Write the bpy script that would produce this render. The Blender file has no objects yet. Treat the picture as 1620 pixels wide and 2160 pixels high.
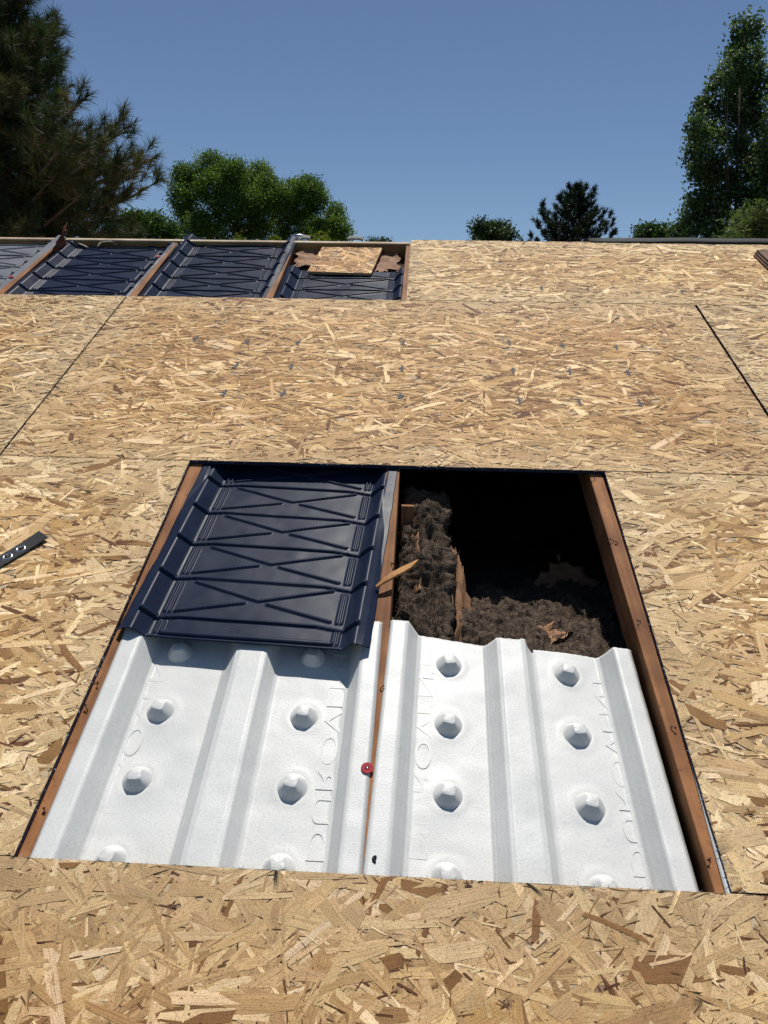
import bpy, bmesh, math, random
import numpy as np
from mathutils import Matrix, Vector, Euler
random.seed(7)
rng = np.random.default_rng(11)
R = math.radians
S = bpy.context.scene
COL = S.collection

# ------------------------------------------------------------------ camera, sky, sun, exposure
PITCH = R(26.57)                                    # slope of the roof
RM = Matrix.Rotation(PITCH, 4, 'X')                # roof frame (u along ridge, v up the slope, w outwards) -> world
FPX = 1560.0
cam = bpy.data.cameras.new('camera')
cam.sensor_fit = 'HORIZONTAL'; cam.sensor_width = 36.0; cam.lens = 36.0 * FPX / 1620.0
cam.clip_start = 0.02; cam.clip_end = 3000
camo = bpy.data.objects.new('camera', cam); COL.objects.link(camo)
CAM_ROOF = Matrix.Translation((0.07592, -0.59618, 1.29995)) @ Euler((0.88778, 0.00643, 0.05367), 'XYZ').to_matrix().to_4x4()
CAM_W = RM @ CAM_ROOF
camo.matrix_world = CAM_W
S.camera = camo

SUN_EL, SUN_AZ = R(70.0), R(6.0)                   # azimuth measured from the up-slope direction towards +x
w = bpy.data.worlds.new('World'); S.world = w; w.use_nodes = True
wn = w.node_tree; bg = wn.nodes['Background']
sky = wn.nodes.new('ShaderNodeTexSky'); sky.sky_type = 'NISHITA'; sky.sun_disc = False
sky.sun_elevation = SUN_EL; sky.sun_rotation = SUN_AZ
sky.altitude = 1800; sky.air_density = 1.0; sky.dust_density = 0.2; sky.ozone_density = 3.2
wn.links.new(sky.outputs[0], bg.inputs[0]); bg.inputs[1].default_value = 0.078
sun = bpy.data.lights.new('sun', 'SUN'); sun.energy = 4.9; sun.angle = R(0.55); sun.color = (1.0, 0.955, 0.88)
suno = bpy.data.objects.new('sun', sun); COL.objects.link(suno)
SUN_DIR = Vector((math.sin(SUN_AZ) * math.cos(SUN_EL), math.cos(SUN_AZ) * math.cos(SUN_EL), math.sin(SUN_EL)))
suno.rotation_euler = SUN_DIR.to_track_quat('Z', 'Y').to_euler(); suno.location = (0, 0, 30)
S.view_settings.view_transform = 'Standard'; S.view_settings.look = 'None'
S.view_settings.exposure = 0.0; S.view_settings.gamma = 1.0

# ------------------------------------------------------------------ helpers
def inv(px, py, wz=0.0):
    """photo pixel -> (u, v) on the plane w = wz of the roof frame"""
    d = CAM_ROOF.to_3x3() @ Vector((px - 810, 1080 - py, -FPX)); c = CAM_ROOF.translation
    t = (wz - c.z) / d.z
    p = c + d * t
    return p.x, p.y
def ray(px, py, dist):
    d = (CAM_W.to_3x3() @ Vector((px - 810, 1080 - py, -FPX))).normalized()
    h = math.hypot(d.x, d.y)
    return CAM_W.translation + d * (dist / h)
def vnoise(x, y, seed=0):
    xi = np.floor(x).astype(np.int64); yi = np.floor(y).astype(np.int64)
    fx = x - xi; fy = y - yi; fx = fx*fx*(3-2*fx); fy = fy*fy*(3-2*fy)
    def h(a, b):
        n = (a * 374761393 + b * 668265263 + seed * 974711) & 0x7fffffff
        n = ((n ^ (n >> 13)) * 1274126177) & 0x7fffffff
        return ((n ^ (n >> 16)) & 0xffff) / 65535.0
    return (h(xi, yi)*(1-fx) + h(xi+1, yi)*fx)*(1-fy) + (h(xi, yi+1)*(1-fx) + h(xi+1, yi+1)*fx)*fy
def fbm(x, y, oct=4, seed=0):
    s = 0; a = 1; t = 0
    for i in range(oct):
        s = s + a * vnoise(x * 2**i + 17.3*i, y * 2**i + 9.1*i, seed + i); t += a; a *= 0.55
    return s / t - 0.5
def link(o, parent=None):
    COL.objects.link(o)
    if parent is not None: o.parent = parent
    return o
def mk(name, V, F, mat, parent=None, smooth=False, col=None, uv=None, mats=None, midx=None):
    me = bpy.data.meshes.new(name)
    V = np.asarray(V, dtype=np.float32)
    if isinstance(F, np.ndarray):
        n, k = F.shape
        me.vertices.add(len(V)); me.vertices.foreach_set('co', V.ravel())
        me.loops.add(n*k); me.loops.foreach_set('vertex_index', F.astype(np.int32).ravel())
        me.polygons.add(n); me.polygons.foreach_set('loop_start', np.arange(0, n*k, k, dtype=np.int32))
        me.update(calc_edges=True)
    else:
        me.from_pydata([tuple(map(float, v)) for v in V], [], F)
    if smooth: me.polygons.foreach_set('use_smooth', np.ones(len(me.polygons), dtype=bool))
    if col is not None:
        a = me.attributes.new('tint', 'FLOAT_COLOR', 'POINT')
        c = np.ones((len(V), 4), dtype=np.float32); c[:, :3] = col; a.data.foreach_set('color', c.ravel())
    if uv is not None:
        a = me.attributes.new('strand_uv', 'FLOAT_VECTOR', 'POINT')
        c = np.zeros((len(V), 3), dtype=np.float32); c[:, :uv.shape[1]] = uv; a.data.foreach_set('vector', c.ravel())
    for m in (mats or [mat]): me.materials.append(m)
    if midx is not None: me.polygons.foreach_set('material_index', np.asarray(midx, dtype=np.int32))
    me.update()
    return link(bpy.data.objects.new(name, me), parent)
def tag(o, label, cat, group=None, kind=None):
    if label: o['label'] = label
    if cat: o['category'] = cat
    if group: o['group'] = group
    if kind: o['kind'] = kind
    return o
def empty(name, label, cat, mat4, group=None):
    o = bpy.data.objects.new(name, None); COL.objects.link(o); o.matrix_world = mat4
    o.empty_display_size = 0.05
    return tag(o, label, cat, group)
def roofm(u, v, wz, rz=0, rx=0, ry=0):
    return RM @ Matrix.Translation((u, v, wz)) @ Euler((rx, ry, rz), 'XYZ').to_matrix().to_4x4()
BOXF = [(0,3,2,1),(4,5,6,7),(0,1,5,4),(1,2,6,5),(2,3,7,6),(3,0,4,7)]
def boxv(x0,x1,y0,y1,z0,z1):
    return [(x0,y0,z0),(x1,y0,z0),(x1,y1,z0),(x0,y1,z0),(x0,y0,z1),(x1,y0,z1),(x1,y1,z1),(x0,y1,z1)]
def beam(name, x0,x1,y0,y1,z0,z1, mat, parent=None, bev=0.002, seg=2, warp=0.0):
    bm = bmesh.new()
    vs = [bm.verts.new(v) for v in boxv(x0,x1,y0,y1,z0,z1)]
    for f in BOXF: bm.faces.new([vs[i] for i in f])
    if bev: bmesh.ops.bevel(bm, geom=bm.edges[:], offset=bev, segments=seg, affect='EDGES', profile=0.5)
    me = bpy.data.meshes.new(name); bm.to_mesh(me); bm.free()
    me.materials.append(mat)
    return link(bpy.data.objects.new(name, me), parent)
def tube_geo(pts, rad, n=8):
    pts = [Vector(p) for p in pts]; V = []; F = []
    for i, p in enumerate(pts):
        d = (pts[min(i+1, len(pts)-1)] - pts[max(i-1, 0)]).normalized()
        a = d.orthogonal().normalized(); b = d.cross(a)
        r = rad[i] if hasattr(rad, '__len__') else rad
        for k in range(n):
            t = 2*math.pi*k/n; V.append(p + a*(r*math.cos(t)) + b*(r*math.sin(t)))
    for i in range(len(pts)-1):
        for k in range(n):
            F.append((i*n+k, i*n+(k+1)%n, (i+1)*n+(k+1)%n, (i+1)*n+k))
    F.append(tuple(range(n-1, -1, -1))); F.append(tuple((len(pts)-1)*n+k for k in range(n)))
    return [tuple(v) for v in V], F
class MB:
    def __init__(s): s.V = []; s.F = []
    def add(s, V, F):
        o = len(s.V); s.V += list(V); s.F += [tuple(i+o for i in f) for f in F]; return s
def lathe(prof, n=24):
    V = []; F = []
    for r, z in prof:
        for k in range(n):
            t = 2*math.pi*k/n; V.append((r*math.cos(t), r*math.sin(t), z))
    for i in range(len(prof)-1):
        for k in range(n): F.append((i*n+k, i*n+(k+1)%n, (i+1)*n+(k+1)%n, (i+1)*n+k))
    return V, F

# ------------------------------------------------------------------ materials
def newmat(name):
    m = bpy.data.materials.new(name); m.use_nodes = True
    nt = m.node_tree; b = nt.nodes['Principled BSDF']
    return m, nt, b
def N(nt, t, **kw):
    n = nt.nodes.new(t)
    for k, v in kw.items(): setattr(n, k, v)
    return n
def ramp(nt, fac, stops):
    r = N(nt, 'ShaderNodeValToRGB'); e = r.color_ramp.elements
    while len(e) < len(stops): e.new(0.5)
    for i, (p, c) in enumerate(stops): e[i].position = p; e[i].color = (*c, 1)
    nt.links.new(fac, r.inputs[0]); return r.outputs[0]
def noise(nt, vec, scale, detail=4, rough=0.55, dim=None):
    n = N(nt, 'ShaderNodeTexNoise'); n.inputs['Scale'].default_value = scale
    n.inputs['Detail'].default_value = detail; n.inputs['Roughness'].default_value = rough
    if vec is not None: nt.links.new(vec, n.inputs['Vector'])
    return n.outputs['Fac']
def mapping(nt, vec, scale):
    m = N(nt, 'ShaderNodeMapping'); m.inputs['Scale'].default_value = scale
    nt.links.new(vec, m.inputs['Vector']); return m.outputs[0]
def objco(nt): return N(nt, 'ShaderNodeTexCoord').outputs['Object']
def mix(nt, a, b, fac, mode='MIX'):
    n = N(nt, 'ShaderNodeMix', data_type='RGBA', blend_type=mode)
    for s, v in ((n.inputs[0], fac), (n.inputs[6], a), (n.inputs[7], b)):
        if hasattr(v, 'is_output'): nt.links.new(v, s)
        elif isinstance(v, (int, float)): s.default_value = v
        else: s.default_value = (*v, 1)
    return n.outputs[2]
def bump(nt, b, h, strength, dist):
    n = N(nt, 'ShaderNodeBump'); n.inputs['Strength'].default_value = strength; n.inputs['Distance'].default_value = dist
    nt.links.new(h, n.inputs['Height']); nt.links.new(n.outputs[0], b.inputs['Normal'])
def simple(name, c, rough=0.6, metal=0.0, nscale=40, var=0.25, bstr=0.0, bdist=0.002, spec=0.5):
    m, nt, b = newmat(name); o = objco(nt)
    f = noise(nt, o, nscale, 5)
    lo = tuple(x*(1-var) for x in c); hi = tuple(min(1, x*(1+var)) for x in c)
    nt.links.new(ramp(nt, f, [(0.3, lo), (0.7, hi)]), b.inputs['Base Color'])
    b.inputs['Roughness'].default_value = rough; b.inputs['Metallic'].default_value = metal
    b.inputs['Specular IOR Level'].default_value = spec
    if bstr: bump(nt, b, f, bstr, bdist)
    return m

def m_strand():
    m, nt, b = newmat('osb_strand')
    a = N(nt, 'ShaderNodeAttribute', attribute_name='tint')
    u = N(nt, 'ShaderNodeAttribute', attribute_name='strand_uv')
    g = noise(nt, mapping(nt, u.outputs['Vector'], (14, 420, 1)), 1.0, 4, 0.6)
    gc = ramp(nt, g, [(0.24, (0.48, 0.41, 0.34)), (0.50, (1.0, 1.0, 1.0)), (0.8, (1.12, 1.10, 1.07))])
    sp = noise(nt, objco(nt), 420, 2, 0.5)
    sc = ramp(nt, sp, [(0.30, (0.42, 0.34, 0.27)), (0.46, (0.94, 0.93, 0.92)), (0.70, (1.16, 1.16, 1.16))])
    big = noise(nt, objco(nt), 2.3, 3, 0.6)
    bc = ramp(nt, big, [(0.3, (0.90, 0.84, 0.76)), (0.7, (1.08, 1.07, 1.06))])
    c = mix(nt, a.outputs['Color'], gc, 0.9, 'MULTIPLY')
    c = mix(nt, c, sc, 0.7, 'MULTIPLY'); fk = noise(nt, objco(nt), 130, 2, 0.5); c = mix(nt, c, ramp(nt, fk, [(0.27, (0.34, 0.24, 0.17)), (0.31, (1, 1, 1))]), 0.9, 'MULTIPLY'); c = mix(nt, c, bc, 0.9, 'MULTIPLY')
    nt.links.new(c, b.inputs['Base Color']); b.inputs['Roughness'].default_value = 0.72
    b.inputs['Specular IOR Level'].default_value = 0.3
    bump(nt, b, mixf(nt, g, sp), 0.5, 0.0006)
    return m
def mixf(nt, a, b):
    n = N(nt, 'ShaderNodeMath', operation='ADD'); nt.links.new(a, n.inputs[0]); nt.links.new(b, n.inputs[1]); return n.outputs[0]
def m_osb_core():
    m, nt, b = newmat('osb_core'); o = objco(nt)
    v = N(nt, 'ShaderNodeTexVoronoi'); v.inputs['Scale'].default_value = 1.0
    nt.links.new(mapping(nt, o, (16, 60, 60)), v.inputs['Vector'])
    s = N(nt, 'ShaderNodeSeparateColor'); nt.links.new(v.outputs['Color'], s.inputs[0])
    nt.links.new(ramp(nt, s.outputs[0], [(0.0, (0.20, 0.12, 0.06)), (0.4, (0.36, 0.25, 0.14)), (1.0, (0.50, 0.39, 0.25))]), b.inputs['Base Color'])
    b.inputs['Roughness'].default_value = 0.8
    bump(nt, b, s.outputs[1], 0.4, 0.001)
    return m
def m_wood(name, dark, light, axis=1, scale=1.0):
    m, nt, b = newmat(name); o = objco(nt)
    sc = [34*scale]*3; sc[axis] = 1.6*scale
    f = noise(nt, mapping(nt, o, sc), 1.0, 6, 0.62)
    f2 = noise(nt, o, 9, 4)
    k = noise(nt, mapping(nt, o, (60, 60, 60)), 1.0, 2)
    c = ramp(nt, f, [(0.28, dark), (0.52, tuple((a+c2)/2 for a, c2 in zip(dark, light))), (0.74, light)])
    c = mix(nt, c, ramp(nt, f2, [(0.3, (0.58, 0.50, 0.44)), (0.62, (1.08, 1.08, 1.08))]), 0.9, 'MULTIPLY')
    c = mix(nt, c, ramp(nt, k, [(0.27, (0.5, 0.42, 0.36)), (0.36, (1, 1, 1))]), 0.7, 'MULTIPLY')
    nt.links.new(c, b.inputs['Base Color']); b.inputs['Roughness'].default_value = 0.75
    b.inputs['Specular IOR Level'].default_value = 0.3
    bump(nt, b, f, 0.5, 0.001)
    return m
def m_foam():
    m, nt, b = newmat('white_foam'); o = objco(nt)
    v = N(nt, 'ShaderNodeTexVoronoi'); v.inputs['Scale'].default_value = 330; nt.links.new(o, v.inputs['Vector'])
    n = noise(nt, o, 9, 4)
    c = ramp(nt, n, [(0.3, (0.570, 0.578, 0.565)), (0.7, (0.640, 0.645, 0.628))])
    d = noise(nt, o, 190, 3)
    c = mix(nt, c, ramp(nt, d, [(0.25, (0.84, 0.84, 0.82)), (0.45, (1, 1, 1)), (0.7, (1.05, 1.05, 1.05))]), 0.9, 'MULTIPLY')
    nt.links.new(c, b.inputs['Base Color']); b.inputs['Roughness'].default_value = 0.42
    b.inputs['Specular IOR Level'].default_value = 0.35
    bump(nt, b, v.outputs['Distance'], 0.22, 0.0008)
    return m
def m_plastic(name, c, rough, dusty=0.0):
    m, nt, b = newmat(name); o = objco(nt)
    n = noise(nt, o, 14, 5, 0.6); n2 = noise(nt, o, 160, 3)
    cc = ramp(nt, n, [(0.3, tuple(x*0.85 for x in c)), (0.75, tuple(x*1.2 for x in c))])
    if dusty:
        d = noise(nt, o, 7, 6, 0.7)
        cc = mix(nt, cc, (0.27, 0.28, 0.30), ramp(nt, d, [(0.25, (dusty*0.45,)*3), (0.7, (dusty,)*3)]))
    else:
        d = noise(nt, o, 26, 6, 0.75)
        cc = mix(nt, cc, (0.16, 0.16, 0.165), ramp(nt, d, [(0.52, (0, 0, 0)), (0.85, (0.035, 0.035, 0.035))]))
    nt.links.new(cc, b.inputs['Base Color'])
    nt.links.new(ramp(nt, n, [(0.3, (rough,)*3), (0.7, (min(1, rough+0.10),)*3)]), b.inputs['Roughness'])
    b.inputs['Specular IOR Level'].default_value = 0.09
    bump(nt, b, n2, 0.08, 0.0006)
    return m
def m_leaf(name, trans=0.35, rough=0.5, spec=0.3):
    m, nt, b = newmat(name)
    a = N(nt, 'ShaderNodeAttribute', attribute_name='tint')
    nt.links.new(a.outputs['Color'], b.inputs['Base Color']); b.inputs['Roughness'].default_value = rough
    b.inputs['Specular IOR Level'].default_value = spec
    t = N(nt, 'ShaderNodeBsdfTranslucent')
    nt.links.new(mix(nt, a.outputs['Color'], (1.1, 1.25, 0.5), 1.0, 'MULTIPLY'), t.inputs[0])
    mx = N(nt, 'ShaderNodeMixShader'); mx.inputs[0].default_value = trans
    nt.links.new(b.outputs[0], mx.inputs[1]); nt.links.new(t.outputs[0], mx.inputs[2])
    nt.links.new(mx.outputs[0], nt.nodes['Material Output'].inputs[0])
    return m
M_STR = m_strand(); M_CORE = m_osb_core()
M_EDGE = simple('edge_seal_paint', (0.010, 0.022, 0.062), 0.7, nscale=120, var=0.6, bstr=0.5)
M_RAFT = m_wood('aged_fir', (0.150, 0.062, 0.023), (0.41, 0.185, 0.072))
M_WEB = m_wood('web_fir', (0.16, 0.070, 0.028), (0.34, 0.165, 0.070), axis=2)
M_RIDGE = m_wood('ridge_fir', (0.22, 0.12, 0.05), (0.42, 0.26, 0.12), axis=0)
M_SPLIT = m_wood('fresh_split_fir', (0.42, 0.20, 0.06), (0.62, 0.34, 0.13), scale=1.5)
M_FOAM = m_foam()
M_NAVY = m_plastic('navy_plastic', (0.0130, 0.0195, 0.0410), 0.32)
M_DUSTY = m_plastic('dusty_navy_plastic', (0.030, 0.038, 0.058), 0.6, dusty=0.62)
M_INS = simple('brown_mineral_wool', (0.078, 0.058, 0.043), 0.95, nscale=55, var=0.5, bstr=0.9, bdist=0.006, spec=0.1)
M_KRAFT = simple('kraft_paper', (0.27, 0.145, 0.078), 0.75, nscale=22, var=0.28, bstr=0.3, bdist=0.003, spec=0.25)
M_STRAP = simple('black_webbing', (0.012, 0.012, 0.015), 0.75, nscale=300, var=0.5, bstr=0.4)
M_STEEL = simple('eyelet_steel', (0.52, 0.52, 0.52), 0.28, 1.0, nscale=120, var=0.12)
M_GALV = simple('galvanised_steel', (0.62, 0.63, 0.63), 0.32, 1.0, nscale=60, var=0.2)
M_RED = simple('red_plastic', (0.30, 0.010, 0.020), 0.75, nscale=80, var=0.2)
M_NAIL = simple('rusty_nail', (0.055, 0.035, 0.028), 0.7, 0.4, nscale=200, var=0.4)
M_INK = simple('stamp_ink', (0.055, 0.060, 0.070), 0.8, nscale=300, var=0.5)
M_FELT = simple('black_felt', (0.018, 0.019, 0.020), 0.85, nscale=90, var=0.4, bstr=0.3)
M_PLY = m_wood('weathered_plywood', (0.07, 0.038, 0.022), (0.21, 0.125, 0.075), axis=0)
M_LATH = m_wood('pale_pine', (0.36,0.26,0.16), (0.62,0.52,0.38), axis=0)
M_CABLE = simple('cream_cable', (0.55, 0.50, 0.38), 0.5, nscale=60, var=0.15)
M_BARK = simple('bark', (0.085, 0.062, 0.048), 0.95, nscale=16, var=0.5, bstr=0.8, bdist=0.02)
M_PBARK = simple('pale_bark', (0.20, 0.185, 0.16), 0.9, nscale=12, var=0.4, bstr=0.5, bdist=0.01)
M_LEAF = m_leaf('broad_leaf', 0.5, 0.5); M_POP = m_leaf('poplar_leaf', 0.34, 0.5, 0.22)
M_NEED = m_leaf('pine_needle', 0.18, 0.6, 0.2)
M_SIDING = simple('painted_siding', (0.55, 0.52, 0.46), 0.7, nscale=8, var=0.08)
M_GYP = simple('ceiling_board', (0.30, 0.28, 0.25), 0.9, nscale=10, var=0.15)

# ------------------------------------------------------------------ ground
gm, nt, b = newmat('lawn'); o_ = objco(nt)
nt.links.new(ramp(nt, noise(nt, o_, 0.35, 8, 0.7), [(0.3, (0.035, 0.055, 0.015)), (0.55, (0.07, 0.085, 0.03)), (0.75, (0.14, 0.115, 0.06))]), b.inputs['Base Color'])
b.inputs['Roughness'].default_value = 0.95
bump(nt, b, noise(nt, o_, 14, 5), 0.6, 0.05)
GZ = -3.3
n_ = 24; gx = np.linspace(-1, 1, n_); gx = np.sign(gx)*np.abs(gx)**2.2*1500
GX, GY = np.meshgrid(gx, gx); GV = np.stack([GX.ravel(), GY.ravel(), np.full(n_*n_, GZ)], 1)
ii = np.arange((n_-1)*n_).reshape(n_-1, n_)[:, :-1].ravel()
g = mk('ground', GV, np.stack([ii, ii+1, ii+n_+1, ii+n_], 1), gm); g['kind'] = 'structure'

# ------------------------------------------------------------------ house: deck, rafters, ridge, far slope, walls
RIDGE = 3.19; TH = 0.0115
house = empty('house_roof', 'house roof being re-sheathed with tan strand board, openings showing its rafters', 'roof', RM)

PAL = np.array([[0.60,0.440,0.235],[0.495,0.335,0.158],[0.395,0.250,0.106],[0.30,0.178,0.070],[0.205,0.108,0.040],[0.120,0.052,0.020],[0.92,0.80,0.56]])
PALP = np.array([0.19,0.22,0.20,0.145,0.08,0.035,0.13]); PALP = PALP/PALP.sum()
def strands(parent, u0, u1, v0, v1, dens=2700, rand=0.28, z0=0.0, tint=(1,1,1), edge=True, spread=24, wid=.0100, leng=.088, sd=.27):
    A = (u1-u0)*(v1-v0); n = int(A*dens); n2 = int(A*1500)
    nt_ = n + n2
    cu = rng.uniform(u0-0.02, u1+0.02, nt_); cv = rng.uniform(v0-0.02, v1+0.02, nt_)
    isr = rng.random(nt_) < rand; big_ = None
    ang = np.where(isr, rng.uniform(-90, 90, nt_), rng.normal(0, spread, nt_)) * math.pi/180
    L = np.clip(rng.lognormal(math.log(leng), 0.45, nt_), 0.025, 0.17); W = np.clip(rng.lognormal(math.log(wid), 0.55, nt_), 0.0035, 0.036)
    L[n:] = rng.uniform(0.004, 0.05, n2)*rng.uniform(.3,1,n2); W[n:] = rng.uniform(0.0012, 0.0042, n2)
    zc = rng.uniform(0.0002, 0.0019, nt_); zc[n:] = rng.uniform(0.0013, 0.0020, n2)
    tilt = rng.normal(0, 0.00016, (nt_, 2)); bend = rng.normal(0, 0.0022, nt_)*np.minimum(1, L/.09)**2
    j = rng.uniform(-1, 1, (nt_, 8))
    X = np.stack([-L/2 + j[:,0]*W*0.4, -L/6+j[:,1]*L*0.08, L/6+j[:,2]*L*0.08, L/2 + j[:,3]*W*0.4,
                  L/2 + j[:,4]*W*0.6, L/6+j[:,2]*L*0.08, -L/6+j[:,1]*L*0.08, -L/2 + j[:,5]*W*0.6], 1)
    ta = 0.65 + 0.35*rng.random((nt_, 2)); mw = 0.9 + 0.25*rng.random((nt_, 2))
    Y = np.stack([-W/2*ta[:,0], -W/2*mw[:,0]+bend, -W/2*mw[:,1]+bend, -W/2*ta[:,1],
                  W/2*ta[:,1], W/2*mw[:,1]+bend, W/2*mw[:,0]+bend, W/2*ta[:,0]], 1)
    ca, sa = np.cos(ang)[:,None], np.sin(ang)[:,None]
    U = np.clip(cu[:,None] + X*ca - Y*sa, u0, u1); Vv = np.clip(cv[:,None] + X*sa + Y*ca, v0, v1)
    Z = np.clip(zc[:,None] + tilt[:,0:1]*np.sign(X) + tilt[:,1:2]*np.sign(Y), 0.00008, 0.0023) + z0
    V = np.stack([U.ravel(), Vv.ravel(), Z.ravel()], 1)
    base = np.arange(nt_)[:,None]*8
    Fq = np.concatenate([base+np.array([[0,1,6,7]]), base+np.array([[1,2,5,6]]), base+np.array([[2,3,4,5]])], 0)
    bt = np.clip(rng.normal(.53, sd, nt_), 0, 1); RX = [0,.18,.42,.68,1.0]
    c = np.stack([np.interp(bt, RX, y_) for y_ in ([.13,.27,.455,.63,.93],[.058,.155,.305,.475,.81],[.022,.062,.145,.270,.59])], 1)
    bigf = (L*W > .0018) & (c.mean(1) < .13); c[bigf] = PAL[rng.choice([1,2,3], int(bigf.sum()))]
    c[n:] = PAL[rng.choice([3,4,4,5,5,5,6,6], n2)]*rng.uniform(0.6, 1.05, (n2,1))
    c *= rng.uniform(0.90, 1.10, (nt_,1)); c[:,1] *= rng.uniform(0.965, 1.02, nt_); c[:,2] *= rng.uniform(0.90, 1.08, nt_)
    if edge:
        ed = np.minimum.reduce([cu-u0, u1-cu, cv-v0, v1-cv]); k = (np.clip(1-ed/0.24, 0, 1)*0.55)[:,None]
        k = k * (c.mean(1)[:,None] > 0.16)
        c = c*(1-k) + np.array([0.66,0.575,0.42])*k*(0.8+0.2*rng.random((nt_,1)))
    c *= np.array(tint)*np.array([1.03,.955,.815])
    uv = np.stack([(X + rng.uniform(0, 9, nt_)[:,None]).ravel(), (Y + rng.uniform(0, 9, nt_)[:,None]).ravel()], 1)
    o = mk('strands', V, Fq, M_STR, parent, col=np.repeat(c, 8, 0)*rng.uniform(.88,1.12,(nt_*8,1)), uv=uv)
    o['kind'] = 'stuff'
    return o
def panel(u0, u1, v0, v1, gap=0.0015, parent=house, tex=True, edge_mat=None, **kw):
    u0 += gap; u1 -= gap; v0 += gap*0.6; v1 -= gap*0.6
    o = mk('strand_board', boxv(u0,u1,v0,v1,-TH,0), BOXF, None, parent, mats=[M_CORE, edge_mat or M_EDGE], midx=[0,0,1,1,1,1])
    if tex: strands(o, u0, u1, v0, v1, **kw)
    return o
# eave row, hole row, middle row, ridge row
E0 = -2.44
for a, c in ((-3.66,-1.22),(-1.22,1.22),(1.22,3.66)):
    panel(a, c, -1.22, 0.0, dens=3000 if a == -1.22 else 1200, rand=0.5, spread=34, tint=(0.84,0.81,0.79), wid=.0125, sd=.205, leng=.098)
for a, c in ((-3.66,-2.44),(-2.44,0),(0,2.44),(2.44,3.66)): panel(a, c, E0, -1.22, tex=False)
hl = panel(-3.06, -0.622, 0, 1.22, rand=0.34, wid=.0118); hr = panel(0.624, 3.06, 0, 1.22, gap=.0035, rand=0.36, wid=.0122)
for a, c in ((-3.66,-3.06),(3.06,3.66)): panel(a, c, 0, 1.22, tex=False)
pm = panel(-1.22, 1.217, 1.22, 2.44, gap=.0026, tint=(0.94,0.88,0.82))
panel(-3.66, -1.22, 1.22, 2.44, dens=1700, gap=.0034); panel(1.2235, 3.66, 1.22, 2.44, dens=1700)
pt = panel(0.0, 2.44, 2.4415, RIDGE, tint=(1.04,1.03,1.0)); panel(2.44, 3.66, 2.4415, RIDGE, tex=False); panel(-3.66,-2.44, 2.4415, RIDGE, tex=False)
# printed nail-line marks
def stamp(px, py, parent):
    u, v = inv(px, py, 0.0024)
    a = random.uniform(-0.15, 0.15); s = 0.0042; h = 0.026; mb = MB()
    def q(x0,x1,y0,y1,z):
        pts = [(x0,y0),(x1,y0),(x1,y1),(x0,y1)]
        mb.add([(u+x*math.cos(a)-y*math.sin(a), v+x*math.sin(a)+y*math.cos(a), z) for x,y in pts], [(0,1,2,3)])
    q(-s,s,-h,h*random.uniform(.5,1),0.00240); q(-.013,.013*random.uniform(.3,1),-.003,.003,0.00248)
    if random.random() < .6: q(-.011,.004,-.018,-.013,0.00248)
    mk('stamp_mark', mb.V, mb.F, M_INK, parent)
for p in ((414,713),(521,719),(631,721),(851,722),(1074,722),(1187,728),(1300,731),(499,770),(616,771),(848,776),(1082,780),(1202,783),(1325,785),
          (474,828),(598,829),(845,834),(1095,844),(1222,847),(1350,850)): stamp(*p, pm)
for p in ((1143,607),(1240,609),(1438,615)): stamp(*p, pt)
# frayed blue edge fibres along the sawn openings
fr = MB()
def fray(p0, p1, n, side):
    for _ in range(n):
        t = random.random(); x = p0[0]+(p1[0]-p0[0])*t; y = p0[1]+(p1[1]-p0[1])*t
        a = random.uniform(0, 6.28); l = random.uniform(.002, .009); wd = .0004
        z = random.uniform(-.0015, .0022); dx, dy = math.cos(a)*l, math.sin(a)*l
        fr.add([(x-dy*.1,y+dx*.1,z),(x+dx,y+dy,z+random.uniform(-.001,.003)),(x+dy*.1,y-dx*.1,z)], [(0,1,2)])
fray((-.6205,0),(-.6205,1.22),60,1); fray((.6275,0),(.6275,1.22),80,1); fray((-.62,-.001),(.62,-.001),160,1); fray((-.62,1.221),(.62,1.221),110,1)
mk('frayed_fibres', fr.V, fr.F, simple('blue_fibre', (0.20,0.27,0.33), 0.9, nscale=60, var=.6), house)['kind'] = 'stuff'

# rafters
RT = -TH-0.0012
RAFT = {}
for k in range(-6, 7):
    c = k*0.605; vb = RIDGE-0.045
    if k == 0: c = -0.002
    o = beam('rafter', -0.0195, 0.0195, E0, vb, RT-0.089, RT, M_RAFT, house, bev=0.0025)
    o.location = (c, 0, 0)
    if k == 1: o.location = (0.624, 0, 0); o.rotation_euler = (0, 0, 0.0165)   # runs slightly out of line
    RAFT[k] = o
def nail(k, px, py, kind=0):
    o = RAFT[k]; u, v = inv(px, py, RT)
    loc = o.matrix_basis.inverted() @ Vector((u, v, RT))
    l = random.uniform(.008, .013); a = random.uniform(0, 6.28)
    pts = [(loc.x,loc.y,loc.z-.004),(loc.x,loc.y,loc.z+l*.5),(loc.x+math.cos(a)*l*.7,loc.y+math.sin(a)*l*.7,loc.z+l*.75)]
    V, F = tube_geo(pts, [.0012,.0012,.0012], 6); mb = MB().add(V, F)
    hv, hf = tube_geo([pts[-1], Vector(pts[-1])+Vector((math.cos(a),math.sin(a),.3))*.0015], [.0026,.0026], 8); mb.add(hv, hf)
    mk('bent_nail', mb.V, mb.F, M_NAIL, o)
for px, py in ((1293,1142),(1302,1148),(1350,1312),(1415,1535),(1254,1012),(1497,1812)): nail(1, px, py)
for px, py in ((185,1500),(207,1440),(95,1715)): nail(-1, px, py)
for px, py in ((826,1190),(803,1455)): nail(0, px, py)
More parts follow.
